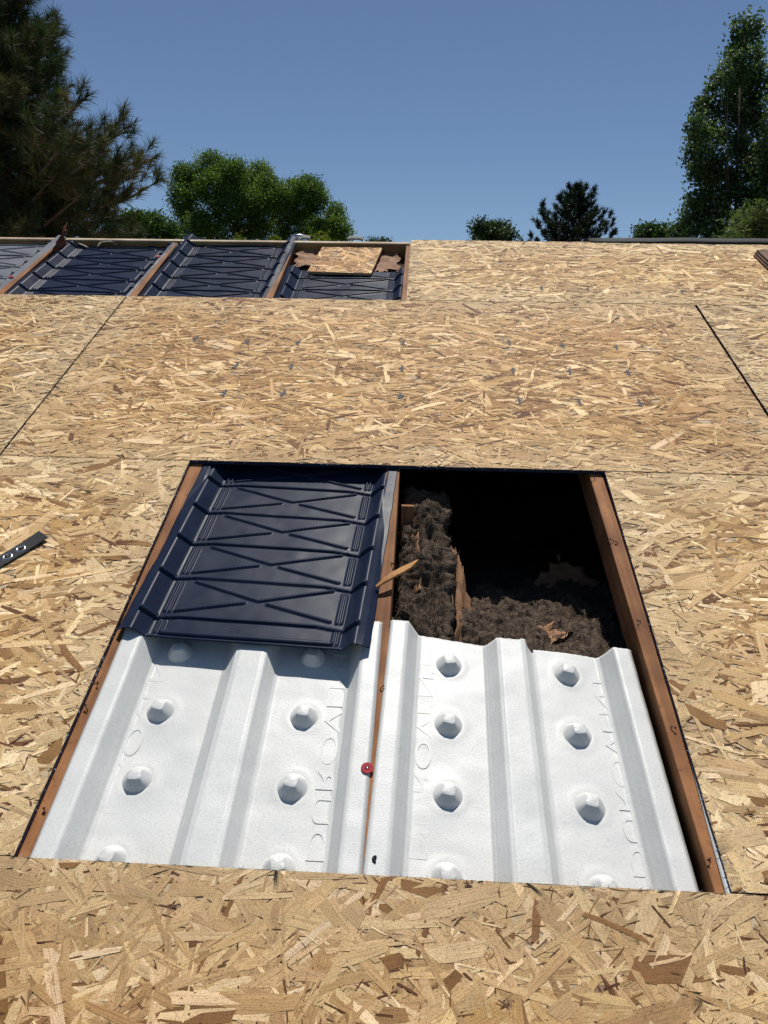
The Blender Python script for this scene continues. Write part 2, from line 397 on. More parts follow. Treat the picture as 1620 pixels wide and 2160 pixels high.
# ridge board, collar shadow board, truss webs
beam('ridge_board', -3.66, 3.66, RIDGE-0.042, RIDGE-0.006, -0.17, -0.0165, M_RIDGE, house, bev=0.002)
RMi = RM.inverted()
def web(u, v, wtop, zlen, ang=0.0):
    o = beam('truss_web', -0.019, 0.019, -0.03, 0.03, -zlen, 0, M_WEB, house, bev=0.002)
    o.matrix_local = RMi @ Matrix.Translation(RM @ Vector((u, v, wtop))) @ Matrix.Rotation(ang, 4, 'X')
    return o
web(0.046, 1.11, -0.062, 0.9, R(-8))
for k in (-6,-5,-4,-3,-2,2,3,4,5): web(k*0.605+0.042, 1.2, -0.06, 0.9, R(-8))
# far slope
FAR = RMi @ Matrix.Translation(RM @ Vector((0, RIDGE, -0.016))) @ Matrix.Rotation(-PITCH, 4, 'X')
def farpanel(u0, u1, v0, v1, tex):
    o = panel(u0, u1, v0, v1, tex=False, edge_mat=M_CORE); o.matrix_local = FAR
    if tex: strands(o, u0+.002, u1-.002, v0, v1, dens=1500)
    return o
for a in (-3.66, -1.22, 1.22):
    farpanel(a, a+2.44, 0.002, 1.22, True); farpanel(a, a+2.44, 1.22, 2.44, False); farpanel(a, a+2.44, 2.44, 5.6, False)
for k in range(-6, 7):
    o = beam('rafter', -0.019, 0.019, 0.05, 5.6, RT-0.089, RT, M_RAFT, house, bev=0); o.matrix_local = FAR @ Matrix.Translation((k*.605, 0, 0))
# far-slope pale lath along the ridge left of the closed deck, black felt lapped over the ridge on the right
beam('ridge_lath', -3.66, -0.005, RIDGE-0.036, RIDGE-0.012, -0.0155, -0.0060, M_LATH, house, bev=0.0015)
fv = []; ff = []
for i in range(28):
    u = 0.9 + i*0.102; t = min(1, (u-0.9)/0.5); h = 0.007*t + 0.0015*math.sin(i*1.7)*t
    fv += [(u, RIDGE-0.010, 0.004), (u, RIDGE+0.004, 0.005+h), (u, RIDGE+0.05, 0.004+h), (u, RIDGE+0.09, -0.02)]
    if i:
        for q_ in range(3): a = (i-1)*4+q_; ff.append((a, a+4, a+5, a+1))
fo = mk('ridge_felt', fv, ff, M_FELT, house, smooth=True); fo.modifiers.new('t','SOLIDIFY').thickness = 0.003
fo = beam('ridge_felt', -0.30, 0.0, 0.045, 0.30, 0.020, 0.026, M_FELT, house, bev=0.001); fo.matrix_local = FAR
# walls, ceiling
EY = E0*math.cos(PITCH); EZ = E0*math.sin(PITCH)
FY = RIDGE*math.cos(PITCH)+5.6*math.cos(PITCH); AZ = RIDGE*math.sin(PITCH)
FZ = AZ-5.6*math.sin(PITCH)
def wpart(name, V, F, mat):
    o = mk(name, V, F, mat, house); o.matrix_local = RMi; return o
y0, y1 = EY+0.35, FY-0.35
def zroof(y):
    return (y*math.tan(PITCH) if y < RIDGE*math.cos(PITCH) else AZ-(y-RIDGE*math.cos(PITCH))*math.tan(PITCH)) - 0.115
for x in (-3.5, 3.5):
    prof = [(y0,GZ),(y1,GZ),(y1,zroof(y1)),(RIDGE*math.cos(PITCH),AZ-0.115),(y0,zroof(y0))]
    V = [(x-.06,y,z) for y,z in prof]+[(x+.06,y,z) for y,z in prof]
    F = [(4,3,2,1,0),(5,6,7,8,9)]+[(i,(i+1)%5,5+(i+1)%5,5+i) for i in range(5)]
    wpart('gable_wall', V, F, M_SIDING)
for y in (y0, y1):
    wpart('side_wall', boxv(-3.44,3.44,y-.06,y+.06,GZ,zroof(y)-.01), BOXF, M_SIDING)
wpart('attic_ceiling', boxv(-3.43,3.43,y0+.07,y1-.07,zroof(y0)-.12,zroof(y0)-.10), BOXF, M_GYP)
wpart('eave_soffit', boxv(-3.43,3.43,EY+.02,y0-.07,EZ-.14,EZ-.12), BOXF, M_SIDING)

# ------------------------------------------------------------------ attic insulation
def wool_patch(name, x0, x1, y0, y1, res, hfun, mat, parent=None, fibres=2500, flen=.012):
    nx = int((x1-x0)/res)+1; ny = int((y1-y0)/res)+1
    X, Y = np.meshgrid(np.linspace(x0,x1,nx), np.linspace(y0,y1,ny))
    Z = hfun(X, Y)
    jx = fbm(X*60, Y*60, 2, 5)*res*3; jy = fbm(X*60+31, Y*60, 2, 8)*res*3
    V = np.stack([(X+jx).ravel(), (Y+jy).ravel(), Z.ravel()], 1)
    i = np.arange((ny-1)*nx).reshape(ny-1, nx)[:, :-1].ravel()
    F = np.stack([i, i+1, i+nx+1, i+nx], 1)
    o = mk(name, V, F, mat, parent, smooth=True)
    if fibres:
        idx = rng.choice(len(V), fibres); P0 = V[idx]
        d = rng.normal(0, 1, (fibres,3)); d[:,2] = np.abs(d[:,2])*.7; d /= np.linalg.norm(d,axis=1)[:,None]
        l = rng.uniform(.3, 1, (fibres,1))*flen; s = np.cross(d, rng.normal(0,1,(fibres,3))); s /= np.linalg.norm(s,axis=1)[:,None]
        VV = np.stack([P0-s*.0008, P0+s*.0008, P0+d*l], 1).reshape(-1,3)
        f = mk('loose_fibres', VV, np.arange(fibres*3).reshape(-1,3), mat, o); f['kind'] = 'stuff'
    return o
FLZ = 0.155
wool = wool_patch('loose_insulation', -3.3, 3.3, y0+.3, y1-.3, 0.05, lambda X,Y: np.minimum(FLZ-0.03 + fbm(X*4,Y*4,4,3)*.06, np.where(Y<3, (Y*math.tan(PITCH)-.26), AZ-.3-(Y-2.9)*math.tan(PITCH))), M_INS, fibres=0)
tag(wool, 'dark brown loose insulation covering the attic floor under the roof', 'insulation', kind='stuff')
def heap(X, Y):
    m = np.clip(1-((X-.33)/.36)**2, 0, 1)*np.clip((1.17-Y)/.12, 0, 1)
    return np.minimum(FLZ-.02 + m*.03, Y*math.tan(PITCH)-.19) + fbm(X*11,Y*11,5,21)*.11 - np.abs(fbm(X*26,Y*26,4,9))*.06 + .018 + fbm(X*120,Y*120,2,2)*.012
hp = wool_patch('insulation_heap', .10, .72, .45, 1.22, .006, heap, M_INS, fibres=11000, flen=.022)
tag(hp, 'clumpy sunlit brown insulation heap beneath the opening beside a torn batt', 'insulation')
# upright torn batt beside the middle rafter
def batt(name, u0, u1, v0, v1, wtop, thick, label, seed, par=None):
    nu, nv = 44, 150
    e = empty(name, label, 'insulation batt', RM)
    prof = []
    W_ = u1-u0
    for i in range(nu):
        t = i/(nu-1)
        if t < .2: prof.append((u0, wtop-thick*(1-t/.2)))
        elif t > .62: prof.append((u1, wtop-thick*((t-.62)/.38)))
        else: prof.append((u0+W_*(t-.2)/.42, wtop))
    PU = np.array([p[0] for p in prof]); PW = np.array([p[1] for p in prof]); T = np.linspace(0,1,nu)
    Vl = np.linspace(v0, v1, nv); TT, VV = np.meshgrid(T, Vl)
    n1 = fbm(TT*6, VV*9, 4, seed); n2 = np.abs(fbm(TT*9, VV*26, 3, seed+4)); n3 = fbm(TT*5+7, VV*6, 3, seed+9)
    bul = (.070*n1 + .016 - .050*n2 + .012*fbm(TT*40, VV*130, 2, seed+8))*np.clip((VV-.50)/.12, 0, 1)
    U = PU[None,:] + np.where(TT>.62, 1, np.where(TT<.2,-.4,.0))*(bul) + .03*fbm(VV*5, TT*0+3., 2, seed+2)*(TT>.4)
    Wz = PW[None,:] + np.where((TT>=.2)&(TT<=.66), bul*1.1, 0.2*bul) + .02*n3
    P = np.stack([U.ravel(), (VV+.01*fbm(TT*30,VV*40,2,seed+5)).ravel(), Wz.ravel()], 1)
    i = np.arange((nv-1)*nu).reshape(nv-1, nu)[:, :-1].ravel()
    o = mk('wool', P, np.stack([i, i+1, i+nu+1, i+nu], 1), M_INS, e, smooth=True)
    nf = 11000; idx = rng.choice(len(P), nf); d = rng.normal(0,1,(nf,3)); d[:,2] = np.abs(d[:,2]); d /= np.linalg.norm(d,axis=1)[:,None]
    s = np.cross(d, rng.normal(0,1,(nf,3))); s /= np.linalg.norm(s,axis=1)[:,None]; l = rng.uniform(.3,1,(nf,1))*.020
    VV2 = np.stack([P[idx]-s*.0007, P[idx]+s*.0007, P[idx]+d*l],1).reshape(-1,3)
    mk('loose_fibres', VV2, np.arange(nf*3).reshape(-1,3), M_INS, o)['kind'] = 'stuff'
    return e
def sheet(name, corners, mat, nu=18, nv=26, amp=.012, seed=1, ragged=.012, parent=None, holes=()):
    """crumpled paper between four corners (roof frame)"""
    c = [np.array(p) for p in corners]; P = []
    for j in range(nv):
        for i in range(nu):
            s, t = i/(nu-1), j/(nv-1)
            p = (c[0]*(1-s)+c[1]*s)*(1-t) + (c[3]*(1-s)+c[2]*s)*t
            P.append(p)
    P = np.array(P); nrm = np.cross(c[1]-c[0], c[3]-c[0]); nrm = nrm/np.linalg.norm(nrm)
    I = np.tile(np.arange(nu), nv)/(nu-1); J = np.repeat(np.arange(nv), nu)/(nv-1)
    P += nrm[None,:]*(amp*2*fbm(I*4+seed, J*5, 3, seed))[:,None]
    ed = ((J > .96)|(J < .04))[:,None]; P += ed*(c[3]-c[0])[None,:]*(fbm(I*9+seed*3, J*0, 3, seed+3)*2*ragged*6)[:,None]
    ed = ((I > .94)|(I < .06))[:,None]; P += ed*(c[1]-c[0])[None,:]*(fbm(J*9+seed*3, I*0, 3, seed+5)*2*ragged*5)[:,None]
    F = []
    for j in range(nv-1):
        for i in range(nu-1):
            if any((i/(nu-1)-a)**2/ra**2+(j/(nv-1)-b2)**2/rb**2 < 1 for a,b2,ra,rb in holes): continue
            a = j*nu+i; F.append((a,a+1,a+nu+1,a+nu))
    o = mk(name, P, F, mat, parent, smooth=True)
    m = o.modifiers.new('t','SOLIDIFY'); m.thickness = .0008
    return o
B1 = batt('insulation_batt', .035, .150, .48, 1.20, -.092, .24, 'torn brown insulation batt standing against the middle rafter in the open bay', 31)
sheet('paper_facing', [(.240,.50,-.22),(.176,.50,-.105),(.166,.95,-.085),(.215,.95,-.19)], M_KRAFT, amp=.025, seed=4, ragged=.02, parent=B1)
sheet('paper_facing', [(.028,.80,-.16),(.085,.78,-.08),(.080,1.00,-.070),(.028,1.02,-.13)], M_KRAFT, amp=.008, seed=9, ragged=.02, parent=B1)
def scrap(name, px, py, wz, size, label, seed, rx=0, ry=0, rz=0, mat=M_KRAFT, cat='paper scrap'):
    u, v = inv(px, py, wz)
    o = sheet(name, [(-size,-size*.7,0),(size,-size*.8,0),(size*.8,size*.7,0),(-size*.8,size*.8,0)], mat, 12, 12, .016, seed, .05)
    o.matrix_world = roofm(u, v, wz, rz, rx, ry); tag(o, label, cat); return o
scrap('kraft_paper_scrap', 1163, 1338, -.205, .045, 'torn tan kraft paper scrap lying sunlit on the insulation heap', 12, R(-18), R(8), R(40))
scrap('kraft_paper_scrap', 1200, 1235, -.37, .10, 'large torn kraft paper sheet in the dark of the attic behind the heap', 23, R(10), R(14), R(-35))
# splinter across the middle rafter
mb = MB(); a_, b_ = Vector((*inv(793,1238,.004),.002)), Vector((*inv(882,1180,.03),.028))
d_ = (b_-a_); s_ = Vector((-d_.y,d_.x,0)).normalized(); Vs = []; ws = [.003,.008,.010,.011,.009,.0015]
for i, wd in enumerate(ws):
    p = a_ + d_*(i/5) + Vector((0,0,.004*math.sin(i*1.1)))
    Vs += [p-s_*wd, p+s_*wd*.9, p+s_*wd*.8+Vector((0,0,.004)), p-s_*wd*.8+Vector((0,0,.005))]
Fs = [(3,2,1,0),(20,21,22,23)]
for i in range(5):
    for k in range(4): Fs.append((i*4+k, i*4+(k+1)%4, i*4+4+(k+1)%4, i*4+4+k))
sp = mk('wood_splinter', [tuple(v-a_) for v in Vs], Fs, M_SPLIT); sp.matrix_world = roofm(*a_)
tag(sp, 'orange split wood splinter lying across the middle rafter', 'splinter')

# ------------------------------------------------------------------ white foam baffles
def foam_sheet(name, label, mat4, length, v_top, drop_r, pegs_t, top_skew, chip, letters, Wd=.585, edges=(0,0,1,1)):
    """s across 0..Wd, t along the slope, h relative to the flange level"""
    e = empty(name, label, 'foam baffle', mat4, 'white foam vent baffles in the lower opening')
    D = .048
    pr = [(0,-.004),(.004,0),(.040,0),(.046,-.002),(.070,-D+.004),(.078,-D),(.236,-D),(.242,-D+.003),(.262,-.015),(.270,-.013),(.325,-.013),(.333,-.015),(.352,-D+.003),(.360,-D),
          (.512,-D),(.520,-D+.004),(.542,-.002),(.548,0),(Wd-.005,0),(Wd,-.004)]
    ps, ph = np.array([p[0] for p in pr]), np.array([p[1] for p in pr])
    s = np.unique(np.concatenate([np.linspace(0,Wd,120), ps])); h = np.interp(s, ps, ph)
    k = np.array([.25,.5,.25]); hs = np.convolve(np.pad(h,1,mode='edge'), k, 'valid')
    nt_ = int(length/.006); tt = np.linspace(0, 1, nt_)
    Sg, Tg = np.meshgrid(s, tt)
    top = v_top + top_skew*(s/Wd) + .004*np.sin(s*19) + .0016*fbm(s*160, s*0, 2, 4)*2
    if chip: top = top - .012*((s>chip[0])&(s<chip[1])) + .003*((s>chip[0]-.012)&(s<chip[0]))
    Yv = (v_top-length) + (top[None,:]-(v_top-length))*Tg
    Hh = hs[None,:] + .0022*fbm(Sg*7, Tg*9, 3, 14)*2 - .0
    # rim pads round the pegs and a shallow dish of the valley floor
    for (sc, tc) in pegs_t:
        r2 = ((Sg-sc)**2+(Yv-tc)**2); Hh = Hh + .0009*np.exp(-((np.sqrt(r2)-.036)/.008)**2)
    # edges: left/right edge of the sheet at v = 0 and at the top
    def warp(s_, y_):
        q = np.clip(y_/.6, -.5, 1.1); lf = edges[0]+(edges[1]-edges[0])*q; rt = edges[2]+(edges[3]-edges[2])*q
        return lf + s_/Wd*(rt-lf)
    V = np.stack([warp(Sg, Yv).ravel(), Yv.ravel(), Hh.ravel()],1); n = len(s)
    i = np.arange((nt_-1)*n).reshape(nt_-1,n)[:,:-1].ravel()
    o = mk('sheet', V, np.stack([i,i+1,i+n+1,i+n],1), M_FOAM, e, smooth=True)
    md = o.modifiers.new('t','SOLIDIFY'); md.thickness = .005; md.offset = -1
    # pegs: square-topped rounded cones
    for (sc, tc) in pegs_t:
        prof = [(.0335,-.0025,0.0),(.0308,0,0.0),(.0280,.0028,.05),(.0248,.0075,.15),(.0178,.0165,.5),(.0132,.0220,.9),(.0124,.0232,1),(.0112,.0238,1),(.0006,.0238,1)]
        nn = 32; PV = []; PF = []; ro = random.uniform(-.25,.25)
        for ri,(r,z,sq) in enumerate(prof):
            for q_ in range(nn):
                a = 2*math.pi*q_/nn; cs, sn = abs(math.cos(a)), abs(math.sin(a)); p = 2+sq*3.2
                rr = r*((cs**p+sn**p)**(-1/p))
                if ri >= 6: z_ = z + random.uniform(-.0002,.0002)
                else: z_ = z
                PV.append((rr*math.cos(a+ro), rr*math.sin(a+ro), z_))
        for ri in range(len(prof)-1):
            for q_ in range(nn): PF.append((ri*nn+q_, ri*nn+(q_+1)%nn, (ri+1)*nn+(q_+1)%nn, (ri+1)*nn+q_))
        PF.append(tuple((len(prof)-1)*nn+q_ for q_ in range(nn)))
        pg = mk('peg', PV, PF, M_FOAM, e, smooth=True); pg.location = (warp(sc, tc), tc, -D)
        es = pg.modifiers.new('e','EDGE_SPLIT'); es.split_angle = R(34)
    # mirrored moulded lettering running up the slope
    for (sc, t0, t1, lh) in letters:
        cu = bpy.data.curves.new('lettering','FONT'); cu.body = 'DUROVENT'; cu.size = 1.0; cu.extrude = .5; cu.bevel_depth = 0
        to = bpy.data.objects.new('tmp', cu); COL.objects.link(to); bpy.context.view_layer.update()
        dg = bpy.context.evaluated_depsgraph_get(); me = bpy.data.meshes.new_from_object(to.evaluated_get(dg))
        bpy.data.objects.remove(to)
        co = np.empty(len(me.vertices)*3, dtype=np.float32); me.vertices.foreach_get('co', co); co = co.reshape(-1,3)
        x0, x1 = co[:,0].min(), co[:,0].max(); yh = co[:,1].max()
        nv = np.empty_like(co); top_ = co[:,2] > 0
        nv[:,0] = sc - .017 + co[:,1]/yh*.034          # tops of the letters towards +u: mirrored
        nv[:,1] = t0 + (co[:,0]-x0)/(x1-x0)*(t1-t0); nv[:,0] = warp(nv[:,0], nv[:,1])
        nv[:,2] = -D + np.where(top_, lh, -.003)
        me.vertices.foreach_set('co', nv.ravel()); me.flip_normals(); me.materials.append(M_FOAM); me.update()
        lo = link(bpy.data.objects.new('lettering', me), e)
        bv = lo.modifiers.new('b','BEVEL'); bv.width = .0022; bv.segments = 2; bv.limit_method = 'ANGLE'; bv.angle_limit = R(50)
    return e
pgL = [(s_, t_) for s_ in (.126, .433) for t_ in (.519,.356,.190,.026,-.138)]
pgR = [(s_, t_) for s_ in (.150, .433) for t_ in (.519,.357,.192,.029,-.135)]
FL = foam_sheet('foam_baffle', 'white foam vent baffle with its top end tucked under the dark plastic baffle', roofm(0, 0, -.0070), 1.0, .60, 0, pgL, 0, None, [(.495,.045,.56,.0009),(.092,.045,.56,.0007)], edges=(-.600,-.604,.0015-.005,.000))
FR = foam_sheet('foam_baffle', 'white foam vent baffle with chipped open end below the dark attic opening', roofm(0, 0, -.0055, 0, 0, R(3.5)), 1.0, .602, 0, pgR, -.03, (.335,.36), [(.098,.06,.545,.0008),(.508,.06,.53,.0008)], edges=(-.002,.019,.592,.582))
# white foam in the neighbouring bay, seen in the gap beside the right rafter
FN = foam_sheet('foam_baffle', 'narrow glimpse of white foam baffle between right rafter and board edge', roofm(.612, -.30, -.0065, R(-1.6)), .75, .58, 0, [(.126,.1),(.433,.1)], 0, None, [], edges=(0,0,.58,.58))
# dark torn spot and red capped nails
def cap_nail(u, v, wz, label, group, tilt=0):
    e = empty('cap_nail', label, 'nail', roofm(u, v, wz, 0, tilt), group)
    V, F = lathe([(.0001,.0010),(.0032,.0011),(.0042,.0018),(.0056,.0012),(.0108,.0014),(.0122,.0010),(.0124,0),(.0001,-.0003)], 28); mk('cap', V, F, M_RED, e)
    V, F = lathe([(.0001,.0022),(.0026,.0020),(.0028,.0014),(.0014,.0010),(.0012,-.02)], 14); mk('head', V, F, M_STEEL, e, smooth=True)
u_, v_ = inv(779,1623,-.010); cap_nail(u_-.004, v_, -.0055, 'round red plastic cap nail pinning the white foam baffle', None)
u_, v_ = inv(790,1816,-.012); mb = MB()
for i in range(5):
    V, F = tube_geo([(random.uniform(-.004,.004),random.uniform(-.005,.005),-.003),(random.uniform(-.004,.004),random.uniform(-.005,.005),.003)], [.0035,.002], 6); mb.add(V, F)
sp = mk('torn_spot_lump', mb.V, mb.F, M_FELT); sp.matrix_world = roofm(u_, v_, -.0055); tag(sp, 'small black lump marking a dark torn spot on the white foam flange', 'crumb')  # black lump modelled in place of the dark torn spot

# ------------------------------------------------------------------ navy plastic baffles
def navy_mesh(length, pitch_=.1395, rest=None):
    """across s 0..W, along t 0..length (t = 0 is the lower end)"""
    W_ = .592; fl, fr_ = .066, .528
    pr = [(0,-.014),(.010,-.007),(.030,0.0),(.036,-.001),(fl,-.026),(fl+.006,-.028),(fr_-.006,-.028),(fr_,-.026),(.553,-.001),(.559,0),(.578,-.006),(W_,-.014)]
    ps, ph = np.array([p[0] for p in pr]), np.array([p[1] for p in pr])
    s = np.linspace(0, W_, 236); t = np.linspace(0, length, int(length/.0026)); Sg, Tg = np.meshgrid(s, t)
    H = np.interp(Sg, ps, ph)
    def seg(x0,y0,x1,y1,hw,hh,soft=.0042):
        dx, dy = x1-x0, y1-y0; l2 = dx*dx+dy*dy
        q = np.clip(((Sg-x0)*dx+(Tg-y0)*dy)/l2, 0, 1); d = np.hypot(Sg-x0-q*dx, Tg-y0-q*dy)
        return hh*np.clip(1-(d-hw)/soft, 0, 1)
    Rb = np.zeros_like(H); t0 = .068; n = int((length-t0)/pitch_)+2
    L0, R0 = fl+.012, fr_-.012
    for k in range(n):
        y = t0 + k*pitch_
        # cross rib bent at both ends
        for a in ((L0-.01,y-.006,L0+.05,y+.004),(L0+.05,y+.004,R0-.06,y+.004),(R0-.06,y+.004,R0+.01,y-.008)):
            Rb = np.maximum(Rb, seg(*a, .0016, .0056))
        cy = y+pitch_*.54; cx = (L0+R0)/2
        Rb = np.maximum(Rb, seg(L0+.028,y+.022,cx-.030,cy-.010,.0013,.0052))
        Rb = np.maximum(Rb, seg(cx+.004,cy-.001,R0-.040,y+pitch_-.010,.0013,.0052))
        Rb = np.maximum(Rb, seg(L0+.050,y+pitch_-.012,cx,cy,.0013,.0052))
        Rb = np.maximum(Rb, seg(cx+.028,cy-.010,R0-.030,y+.022,.0013,.0052))
        for xx in (L0+.004, L0+.016, R0-.012, R0-.002):
            Rb = np.maximum(Rb, seg(xx, y+.018, xx, y+pitch_-.020, .0014, .0045, .003))
        # notches in the side walls
        for (c0, c1) in ((.030, fl+.004), (fr_-.004, .562)):
            inw = np.clip(np.minimum(Sg-c0, c1-Sg)/.004, 0, 1)
            H = H + inw*.009*np.clip(1-(np.abs(Tg-y)-.0045)/.0035, 0, 1)
    # end rib across the lower edge
    Rb = np.maximum(Rb, seg(L0+.02, .017, R0-.02, .017, .005, .008)); Rb = np.maximum(Rb, seg(L0-.006,.004,R0+.006,.004,.002,.004))
    for xx in (L0+.004, L0+.016, R0-.012, R0-.002): Rb = np.maximum(Rb, seg(xx, .015, xx, t0-.014, .0014, .0045, .003))
    H = H + Rb*((Sg>fl-.002)&(Sg<fr_+.002)) + .0016*fbm(Sg*8, Tg*6, 3, 77)*2
    H = H + .004*fbm(Sg*2.2+3, Tg*2.6, 2, 45)*2
    ed = (np.clip(1-Sg/.03,0,1)+np.clip(1-(W_-Sg)/.03,0,1)); H = H + ed*.010*fbm(Tg*7, Tg*0+2, 3, 51)
    X = Sg - ed*.006*fbm(Tg*9, Tg*0+8, 3, 61)*np.sign(Sg-.3)
    if rest:
        lvl = -.0112 - (rest[0] - Tg*math.sin(rest[1]))
        H = np.where((Sg < .024)|(Sg > .564), np.maximum(H, lvl), H)
    V = np.stack([X.ravel(), Tg.ravel(), H.ravel()],1); m = len(s)
    i = np.arange((len(t)-1)*m).reshape(len(t)-1,m)[:,:-1].ravel()
    return V, np.stack([i,i+1,i+m+1,i+m],1)
NV, NF = navy_mesh(1.0)
def navy(label, mat4, mat, first=None):
    e = empty('plastic_baffle', label, 'plastic baffle', mat4, 'dark plastic vent baffles between rafters')
    if first is None:
        o = mk('sheet', NV, NF, mat, e, smooth=True)
        md = o.modifiers.new('t','SOLIDIFY'); md.thickness = .0012; md.offset = -1
        return e, o
    o = first.copy(); link(o, e)
    if mat is not M_NAVY:
        o.data = first.data.copy(); o.data.materials[0] = mat
    return e, o
NV0, NF0 = NV, NF
NV, NF = navy_mesh(1.0, rest=(.015, R(2.4)))
nv1, nsheet1 = navy('dark navy plastic vent baffle with moulded crosses lapped over white foam', roofm(-.616, .532, .0150, R(-2.9), R(-2.4)), M_NAVY)
NV, NF = NV0, NF0
_, nsheet = navy('dark navy plastic vent baffle by the ridge, two bays from closed deck edge', roofm(-1.802, 2.22, -.006, R(-1.6), R(-.2), 0), M_NAVY)
navy('dark navy plastic vent baffle by the ridge, next to the bay holding board scrap', roofm(-1.192, 2.245, -.010, R(-1.2), R(.6), 0), M_NAVY, nsheet)
navy('short-set dark navy plastic vent baffle below the loose board scrap', roofm(-.594, 1.885, -.012, R(-.4), R(-.5), 0), M_NAVY, nsheet)
navy('dust-greyed plastic vent baffle by the ridge behind a long rafter', roofm(-2.41, 2.22, -.006, R(-1.0), R(.2), 0), M_DUSTY, nsheet)
u_, v_ = inv(735,1162,-.02); V, F = lathe([(.0001,.003),(.002,.0027),(.0032,.001),(.0028,-.001),(.0001,-.0015)], 7)
cr = mk('foam_crumb', V, F, M_FOAM); cr.matrix_world = roofm(u_, v_, -.0185, .4, .2); tag(cr, 'tiny white foam crumb caught on the near navy baffle', 'crumb')
# small moulded mark on the lower end
cu = bpy.data.curves.new('moulded_mark','FONT'); cu.body = 'accuvent'; cu.size = 1; cu.extrude = .5
to = bpy.data.objects.new('tmp', cu); COL.objects.link(to); bpy.context.view_layer.update()
me = bpy.data.meshes.new_from_object(to.evaluated_get(bpy.context.evaluated_depsgraph_get())); bpy.data.objects.remove(to)
co = np.empty(len(me.vertices)*3, dtype=np.float32); me.vertices.foreach_get('co', co); co = co.reshape(-1,3)
x0, x1, yh = co[:,0].min(), co[:,0].max(), co[:,1].max()
nvv = np.stack([.255+(x1-co[:,0])/(x1-x0)*.068, .036+co[:,1]/yh*.015, np.where(co[:,2]>0,-.0266,-.031)],1)
me.vertices.foreach_set('co', nvv.astype(np.float32).ravel()); me.flip_normals(); me.materials.append(M_NAVY); me.update()
link(bpy.data.objects.new('moulded_mark', me), nv1)
u_, v_ = inv(333,540,-.006); cap_nail(u_, v_, -.007, 'red cap nail on the navy baffle flange by the ridge', None)
u_, v_ = inv(23,583,-.004); cap_nail(u_, v_, -.005, 'red cap nail on the dusty grey baffle flange', None)

# ------------------------------------------------------------------ things in the ridge opening
def flatbatt(u0,u1,v0,v1,wt,label,seed):
    res = .008; nx, ny = int((u1-u0)/res), int((v1-v0)/res)
    X, Y = np.meshgrid(np.linspace(u0,u1,nx), np.linspace(v0,v1,ny))
    Z = wt + fbm(X*8,Y*8,4,seed)*.05 + np.abs(fbm(X*45,Y*45,3,seed+3))*.03
    V = np.stack([X.ravel(),Y.ravel(),Z.ravel()],1); i = np.arange((ny-1)*nx).reshape(ny-1,nx)[:,:-1].ravel()
    o = mk('insulation_batt', V, np.stack([i,i+1,i+nx+1,i+nx],1), M_INS, smooth=True); o.matrix_world = RM
    md = o.modifiers.new('t','SOLIDIFY'); md.thickness = .06; md.offset = -1
    tag(o, label, 'insulation batt'); return o
flatbatt(-.575,-.02,2.55,3.14,-.085,'dark brown insulation batt under kraft paper beside the closed deck edge',5)
flatbatt(-1.18,-.63,3.07,3.14,-.052,'dark brown insulation tuft showing above navy baffle at the ridge',15)
flatbatt(-1.79,-1.24,2.75,3.14,-.10,'dark insulation strip below a pale cable at the ridge',25)
flatbatt(-2.40,-1.85,2.75,3.14,-.10,'dark insulation strip above the dusty grey baffle',35)
def paper(pxs, wz, label, seed, holes=(), amp=.018):
    c = [(*inv(x,y,w_),w_) for (x,y),w_ in zip(pxs, wz)]
    o = sheet('kraft_paper', c, M_KRAFT, 22, 26, amp, seed, .03, holes=holes); o.matrix_world = RM
    return tag(o, label, 'kraft paper')
paper([(608,575),(690,575),(712,514),(638,521)], (-.05,-.05,-.045,-.045), 'wrinkled brown kraft paper left of the loose board scrap', 6, holes=((.42,.12,.34,.16),))
paper([(770,574),(842,572),(842,526),(795,521)], (-.05,-.055,-.05,-.045), 'wrinkled brown kraft paper right of the loose board scrap', 8, holes=((.75,.05,.2,.06),))
c = [inv(648,572,-.03), inv(783,576,-.03), inv(808,523,-.03), inv(685,512,-.02)]
ox, oy = c[0]
obs = empty('board_scrap', 'loose strand board scrap lying on kraft paper below the ridge', 'board scrap', roofm(ox, oy, -.032, 0, R(1.5)))
# the offcut is a skewed four-sided piece: board body plus a face of strands
bw = max(p[0] for p in c)-ox
V = [(p[0]-ox,p[1]-oy,-.011) for p in c]+[(p[0]-ox,p[1]-oy,0) for p in c]
mk('board', V, BOXF, M_CORE, obs)
so = strands(obs, -.02, bw+.02, -.02, max(p[1] for p in c)-oy+.03, dens=2300, rand=.8, tint=(1.0,.88,.78), edge=False)
me = so.data; bm = bmesh.new(); bm.from_mesh(me)
for i in range(4):
    p, q_ = Vector((*c[i],0))-Vector((ox,oy,0)), Vector((*c[(i+1)%4],0))-Vector((ox,oy,0))
    nrm = Vector(((q_-p).y, -(q_-p).x, 0))
    bmesh.ops.bisect_plane(bm, geom=bm.verts[:]+bm.edges[:]+bm.faces[:], plane_co=p, plane_no=nrm, clear_outer=True)
bm.to_mesh(me); bm.free()
